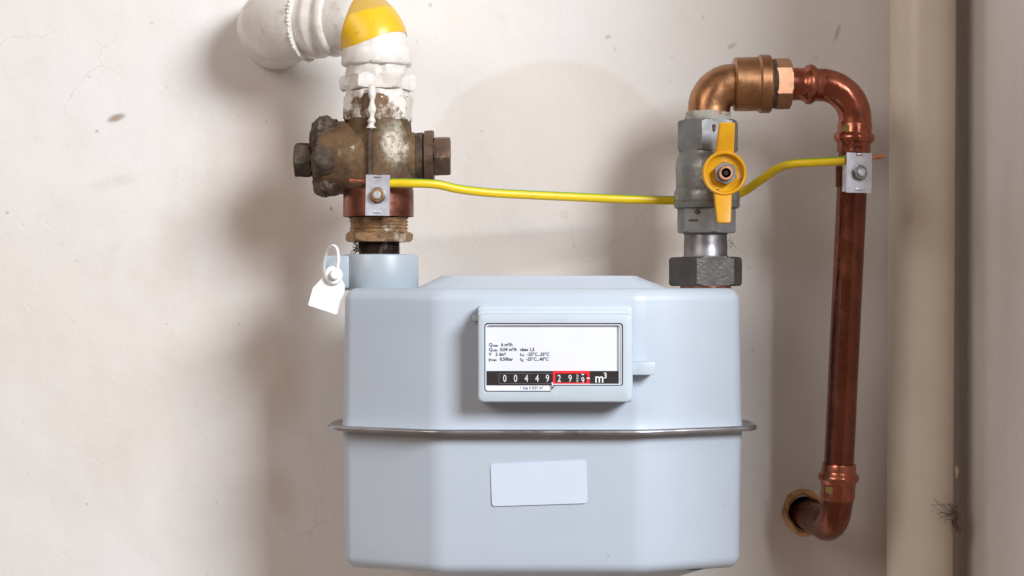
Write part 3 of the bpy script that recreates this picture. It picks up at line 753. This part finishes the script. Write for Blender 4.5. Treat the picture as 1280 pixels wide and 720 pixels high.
bm = BM(); hexnut(bm, W(885, 190, YP), UP, 0, 39 * S, 39.5 * S, R(-17), .10); lumpy(bm, .00025, 140, 4); obj('upper_hex', bm, 'valve_hex', bv, 28)
bm = BM(); o, p = vprof(885, [(153, 28), (151, 29.5), (148, 29), (145, 27.5), (142, 27.8), (140, 26.3)]); lathe(bm, o, UP, p, 64); lumpy(bm, .0012, 160, 4); obj('thread_sealant', bm, 'sealant', bv, 50)
# stem boss
HY = YP - .040
hc = W(905, 217, HY)
bm = BM(); lathe(bm, (hc.x, YP - .018, hc.z), (0, -1, 0), [(0, .0115), (.016, .0110), (.0165, .0095), (.022, .009)], 40); obj('stem_boss', bm, 'valve', bv)
# handle
sH = px(HY)
bm = BM(); lathe(bm, (hc.x, HY, hc.z), (0, -1, 0), [(-.0050, 24 * sH), (-.0045, 26.5 * sH), (.0005, 27.5 * sH), (.0035, 28 * sH), (.0050, 27.3 * sH), (.0055, 26 * sH), (.0050, 24.2 * sH), (.0015, 22.8 * sH), (.0004, 21 * sH), (0, 8 * sH)], 64)
hd = obj('handle', bm, 'handle', bv, 45)
def wing(P0, P1, d0, d1):
    """tapered lever: bottom edge (u0,u1,v) and top edge (u0,u1,v) with depths"""
    bm = BM(); lp = []
    for (u0, u1, v), yf, th in ((P0, d0, .010), (P1, d1, .0075)):
        a, b = W(u0, v, HY), W(u1, v, HY)
        q = [(a.x, yf + th), (b.x, yf + th), (b.x, yf), (a.x, yf)]
        lp.append([Vector((x, y, a.z)) for x, y in q])
    rings(bm, lp, (True, True))
    bmesh.ops.bevel(bm, geom=bm.edges[:], offset=.0018, segments=3, affect='EDGES', profile=.6); return bm
obj('handle_wing', wing((893.5, 917, 194), (897.5, 917, 154.5), HY - .0035, HY - .0115), 'handle', hd, 40)
obj('handle_wing', wing((892, 914.5, 240), (894.5, 912, 279.5), HY - .0035, HY - .0115), 'handle', hd, 40)
bm = BM(); hexnut(bm, (hc.x + .0005, HY, hc.z), (0, -1, 0), -.001, .0070, 14.5 * sH, R(10), .10); obj('handle_nut', bm, 'spigot', hd, 28)
bm = BM(); lathe(bm, (hc.x + .0005, HY - .0065, hc.z), (0, -1, 0), [(0, 9.5 * sH), (.003, 9.5 * sH), (.0035, 8.5 * sH), (.0035, 6 * sH), (.0005, 5.5 * sH)], 40); obj('stem', bm, 'union_nut', hd)
bm = BM(); lathe(bm, (hc.x + .0005, HY - .0072, hc.z), (0, -1, 0), [(0, 3.2 * sH), (.0016, 3.0 * sH)], 24); obj('stem_slot', bm, 'hole', hd)
# rust spots scraped on the lower hex
for u, v, w_, h_ in ((853, 272, 2.5, 5), (866, 266, 3.5, 2.5), (861, 276, 6, .8), (889, 163, 2, 5)):
    bm = BM(); th = math.asin((u - 884) / 40); rr = 35.1 * S; z = W(884, v, YP).z
    q = Vector((W(884, v, YP).x + rr * math.sin(th), YP - rr * math.cos(th), z))
    bmesh.ops.create_icosphere(bm, subdivisions=2, radius=S, matrix=Matrix.Translation(q) @ Matrix.Rotation(th, 4, 'Z') @ Matrix.Diagonal((w_, 1.2, h_, 1)))
    lumpy(bm, .0013, 420, 2); obj('rust_spot', bm, 'rust_spot', bv, 60)

# bronze elbow, union and copper pipe run
cp = thing('copper_pipe', W(1047, 677, -.08), 'brown copper pipe with bronze elbow looping down from the ball valve into the wall', 'pipe')
XR = 886.5
bm = BM(); a = W(XR, 148, YP); c = W(XR, 106.5, YP); b = W(930, 106.0, YP)
a2 = c + (a - c).normalized() * (29 * S); pp = [a] + arc(a2, c, c + (b - c).normalized() * (29 * S), 20); tube(bm, pp + [b], 26.5 * S, 64); lumpy(bm, .0003, 60, 1); obj('bronze_elbow', bm, 'bronze', cp, 50)
AXR = (W(990, 104.6, YP) - W(917, 105.4, YP)).normalized(); o = W(917, 105.4, YP)
bm = BM(); lathe(bm, o, AXR, [(-1 * S, 26 * S), (0, 31.5 * S), (2 * S, 33.5 * S), (30 * S, 33.8 * S), (31.5 * S, 35.5 * S), (33 * S, 36.4 * S), (44 * S, 36.4 * S), (46 * S, 35 * S), (46.5 * S, 30 * S)], 72); lumpy(bm, .0002, 100); obj('union_body', bm, 'bronze', cp, 26)
bm = BM(); lathe(bm, o, AXR, [(46 * S, 29 * S), (46 * S, 31 * S), (52 * S, 30.5 * S), (53 * S, 28 * S)], 64); obj('union_gasket', bm, 'rust_dark', cp)
bm = BM(); hexnut(bm, o, AXR, 49.5 * S, 71 * S, 32 * S, R(28), .09); obj('union_nut', bm, 'union_nut', cp, 26)
o2 = W(987, 104.8, YP); AX2 = Vector((1, 0, -.035)).normalized()
bm = BM(); lathe(bm, o2, AX2, [(0, 19 * S), (1 * S, 20.5 * S), (15 * S, 20 * S), (18 * S, 21.5 * S), (21 * S, 24.3 * S), (25 * S, 25.2 * S), (29 * S, 24.3 * S), (32 * S, 21.5 * S), (34 * S, 20.3 * S), (45 * S, 20.5 * S), (46.5 * S, 19.5 * S)], 64); lumpy(bm, .0002, 150); obj('press_socket', bm, 'copper', cp, 40)
# upper bend
P0 = o2 + AX2 * (40 * S); PT = W(1068.5, 160, YP); DN = (W(1048.5, 582, -.082) - W(1066.5, 192, YP)).normalized()
CB = PT - DN * ((PT.z - P0.z) / DN.z) ; CB = PT - DN * (abs(PT.z - (P0.z - .0012)))
bm = BM(); pp = arc(P0, CB, PT, 20); tube(bm, pp + [PT + DN * .004], 20.3 * S, 56); lumpy(bm, .0002, 90, 2); obj('upper_bend', bm, 'copper', cp, 50)
bm = BM(); o3 = PT - DN * (8 * S)
lathe(bm, o3, DN, [(0, 20.4 * S), (2 * S, 21.6 * S), (12 * S, 21.2 * S), (14 * S, 22 * S), (16 * S, 24.5 * S), (20 * S, 25.4 * S), (24 * S, 24.5 * S), (26 * S, 21.8 * S), (28 * S, 20.8 * S), (37 * S, 21 * S), (38.5 * S, 20 * S), (38.5 * S, 18 * S)], 64); lumpy(bm, .0002, 150); obj('press_socket', bm, 'copper', cp, 40)
PB = W(1047.5, 606, -.080)
bm = BM(); tube(bm, [PT + DN * .010, PT.lerp(PB, .35), PT.lerp(PB, .7), PB], 18.7 * S, 56); obj('straight_pipe', bm, 'copper_pipe', cp, 50)
o4 = PT.lerp(PB, (zv(579) - PT.z) / (PB.z - PT.z)); D4 = (PB - PT).normalized()
o4 = W(1049, 579, -.083); s4 = px(-.083)
bm = BM(); lathe(bm, o4, D4, [(0, 18.5 * s4), (.3 * s4, 20.5 * s4), (2 * s4, 21.2 * s4), (9 * s4, 21.2 * s4), (12 * s4, 22 * s4), (15 * s4, 25 * s4), (18 * s4, 25.6 * s4), (21 * s4, 24.8 * s4), (24 * s4, 22 * s4), (27 * s4, 21.3 * s4), (42 * s4, 21.5 * s4), (46 * s4, 20.5 * s4)], 64); lumpy(bm, .00025, 150); obj('press_socket', bm, 'copper', cp, 40)
# lower bend into the wall
L0 = o4 + D4 * (40 * s4); HW = Vector((HC.x + .0007, 0.05, HC.z)); LC = L0 + D4 * (46 * s4)
LC = Vector((LC.x, LC.y, LC.z)); HI = Vector((HC.x + .0016, 0, HC.z - .0010)); dw = (HI - LC).normalized()
bm = BM(); pp = arc(L0, LC, LC + dw * (46 * s4), 20); tube(bm, [L0 - D4 * .002] + pp + [HI, HI + dw * .04], 19.7 * s4 * 1.0, 56); lumpy(bm, .0002, 90, 5); obj('lower_bend', bm, 'copper_pipe', cp, 50)
# yellow print marks on the press sockets
for oo, dd, t, th in ((o3, DN, 9, -42), (o4, D4, 32, -42)):
    e1, e2, a_ = frame(dd); bm = BM(); c_ = oo + a_ * (t * S)
    sgn = 1 if e2.x > 0 else -1
    lp = []
    for k in range(5):
        t2 = sgn * R(th + 7 * (k - 2)); n2 = (e1 * math.cos(t2) + e2 * math.sin(t2)) * 21.9 * S
        lp.append((c_ + n2 - a_ * 4 * S, c_ + n2 + a_ * 4 * S))
    for p, q in zip(lp, lp[1:]): bm.faces.new([bm.verts.new(x) for x in (p[0], p[1], q[1], q[0])])
    bmesh.ops.remove_doubles(bm, verts=bm.verts, dist=1e-6); obj('print_mark', bm, 'mark', cp)

# ================================================================ EARTH CLAMPS AND CABLE
def clamp(name_label, center, w, h, strap_c, strap_ax, strap_r, strap_h, nutmat, tilt, yaw):
    t = thing('earth_clamp', strap_c, name_label, 'clamp', 'earth clamps on the two gas pipes')
    bm = BM(); lathe(bm, strap_c, strap_ax, [(-strap_h / 2, strap_r - .0006), (-strap_h / 2, strap_r), (strap_h / 2, strap_r), (strap_h / 2, strap_r - .0006)], 72, caps=(False, False)); lumpy(bm, .0002, 120); obj('strap', bm, 'strap', t, 40)
    Mx = Matrix.Translation(center) @ Matrix.Rotation(R(tilt), 4, 'Y') @ Matrix.Rotation(R(yaw), 4, 'Z')
    def put(bm): bmesh.ops.transform(bm, matrix=Mx, verts=bm.verts); return bm
    bm = BM(); box(bm, (-w * .46, .0035, -h * .47), (w * .46, .0125, h * .44), .0008); obj('base_block', put(bm), 'zinc', t)
    bm = BM()
    # plate with a notch top and a slot bottom, folded tabs
    P = [(-w / 2, -h / 2), (w / 2, -h / 2), (w / 2, h / 2), (w * .14, h / 2), (w * .14, h / 2 - .0022), (-w * .14, h / 2 - .0022), (-w * .14, h / 2), (-w / 2, h / 2)]
    rings(bm, [[(x, .0012, z) for x, z in P], [(x, 0, z) for x, z in P]], (True, True))
    pl = obj('plate', put(bm), 'zinc', t, 25)
    bm = BM(); box(bm, (-w * .12, -.0016, h / 2 - .0018), (w * .12, .004, h / 2 - .0004), .0004); obj('tab', put(bm), 'zinc', pl)
    bm = BM(); box(bm, (-w * .15, -.0010, -h / 2 + .0020), (w * .15, .004, -h / 2 + .0036), .0006); obj('tab', put(bm), 'zinc', pl)
    bm = BM(); lathe(bm, (0, 0, 0), (0, -1, 0), [(0, .0062), (.0006, .0062), (.0008, .0058)], 40); obj('washer', put(bm), 'spigot', t)
    bm = BM(); hexnut(bm, (0, 0, 0), (0, -1, 0), .0008, .0042, .0054, R(12), .12); obj('nut', put(bm), nutmat, t, 25)
    bm = BM(); lathe(bm, (0, 0, 0), (0, -1, 0), [(.004, .0030), (.0062, .0029), (.0068, .0022)], 28); obj('screw_end', put(bm), 'zinc', t)
    return t
ycl = YP - .0385
clamp('earth clamp with brass nut on copper strap round the rusty valve', W(472, 244, ycl), 30 * px(ycl), 51 * px(ycl), W(473, 254, YP), UP, 44 * S, 34 * S, 'brass_nut', 1.0, -2)
ycr = YP - .0260
clamp('shiny earth clamp with zinc nut on the brown copper pipe', W(1074, 216, ycr), 33 * px(ycr), 50 * px(ycr), W(1065.0, 219, YP), -DN, 19.8 * S, 27 * S, 'spigot', 1.0, 10)
bm = BM(); pbox(bm, 1044.5, 208, 1053, 234, YP - .0115, YP - .0095, .0004, YP - .01)
obj('strap_end', bm, 'strap', bpy.data.objects['earth_clamp.001'])

cb = thing('earth_cable', W(640, 252, YP), 'yellow and green earth cable running between the two clamps behind the valve', 'cable')
CP = [(486, 228.7, -.1340), (510, 228.8, -.134), (545, 230.3, -.130), (572, 236.0, -.124), (610, 240.6, -.116), (660, 243.5, -.106), (720, 246.2, -.092), (780, 248.8, -.078), (842, 250.4, -.070),
      (890, 250.0, -.069), (925, 241.5, -.074), (950, 225.5, -.088), (972, 210.5, -.102), (992, 204.5, -.113), (1020, 202.6, -.1195), (1056, 200.6, -.1215)]
pts = catmull([W(*p) for p in CP], 10); bm = BM()
r_ = 5.6 * px(-.11); vs = tube(bm, pts, r_, 20)
ca = obj('sheath', bm, 'cable', cb, 50)
at = ca.data.attributes.new('stripe', 'FLOAT', 'POINT')
nv = 20; tot = len(ca.data.vertices)
for i in range(tot):
    ring_i, k = divmod(i, nv); s = ring_i / len(pts)
    p = pts[min(ring_i, len(pts) - 1)]; q = ca.data.vertices[i].co + Vector(cb.location) - p
    up = q.normalized().dot(Vector((0, -.12, .99)))
    at.data[i].value = max(0.0, min(1.0, (up - .66) / .10)) * (1.0 if True else 0)
bm = BM(); tube(bm, [W(437, 225.5, -.1345), W(452, 226.4, -.1335), W(470, 227.5, -.1330), W(488, 228.6, -.1338)], 2.8 * S, 14); obj('bare_end', bm, 'bare_copper', cb)
bm = BM(); tube(bm, [W(1054, 200.6, -.1215), W(1064, 199.5, -.1215), W(1085, 197.2, -.1215), W(1103, 195.6, -.1215), W(1106, 195.4, -.1215)], [2.9 * S] * 4 + [2.0 * S], 14); obj('bare_end', bm, 'bare_copper', cb)

# lint by the right spigot
bm = BM()
for k in range(12):
    a = W(911 + rnd.uniform(-2, 5), rnd.uniform(292, 312), YP - .004); b = a + Vector((rnd.uniform(-.003, .005), rnd.uniform(-.003, .003), rnd.uniform(-.008, .006)))
    strand(bm, [a, (a + b) / 2 + Vector((rnd.uniform(-.003, .004), 0, rnd.uniform(-.002, .002))), b], .00010)
l2 = obj('dust_fluff', bm, 'lint'); tag(recenter(l2), 'thin grey dust hairs on the steel spigot under the ball valve', 'dust fluff')
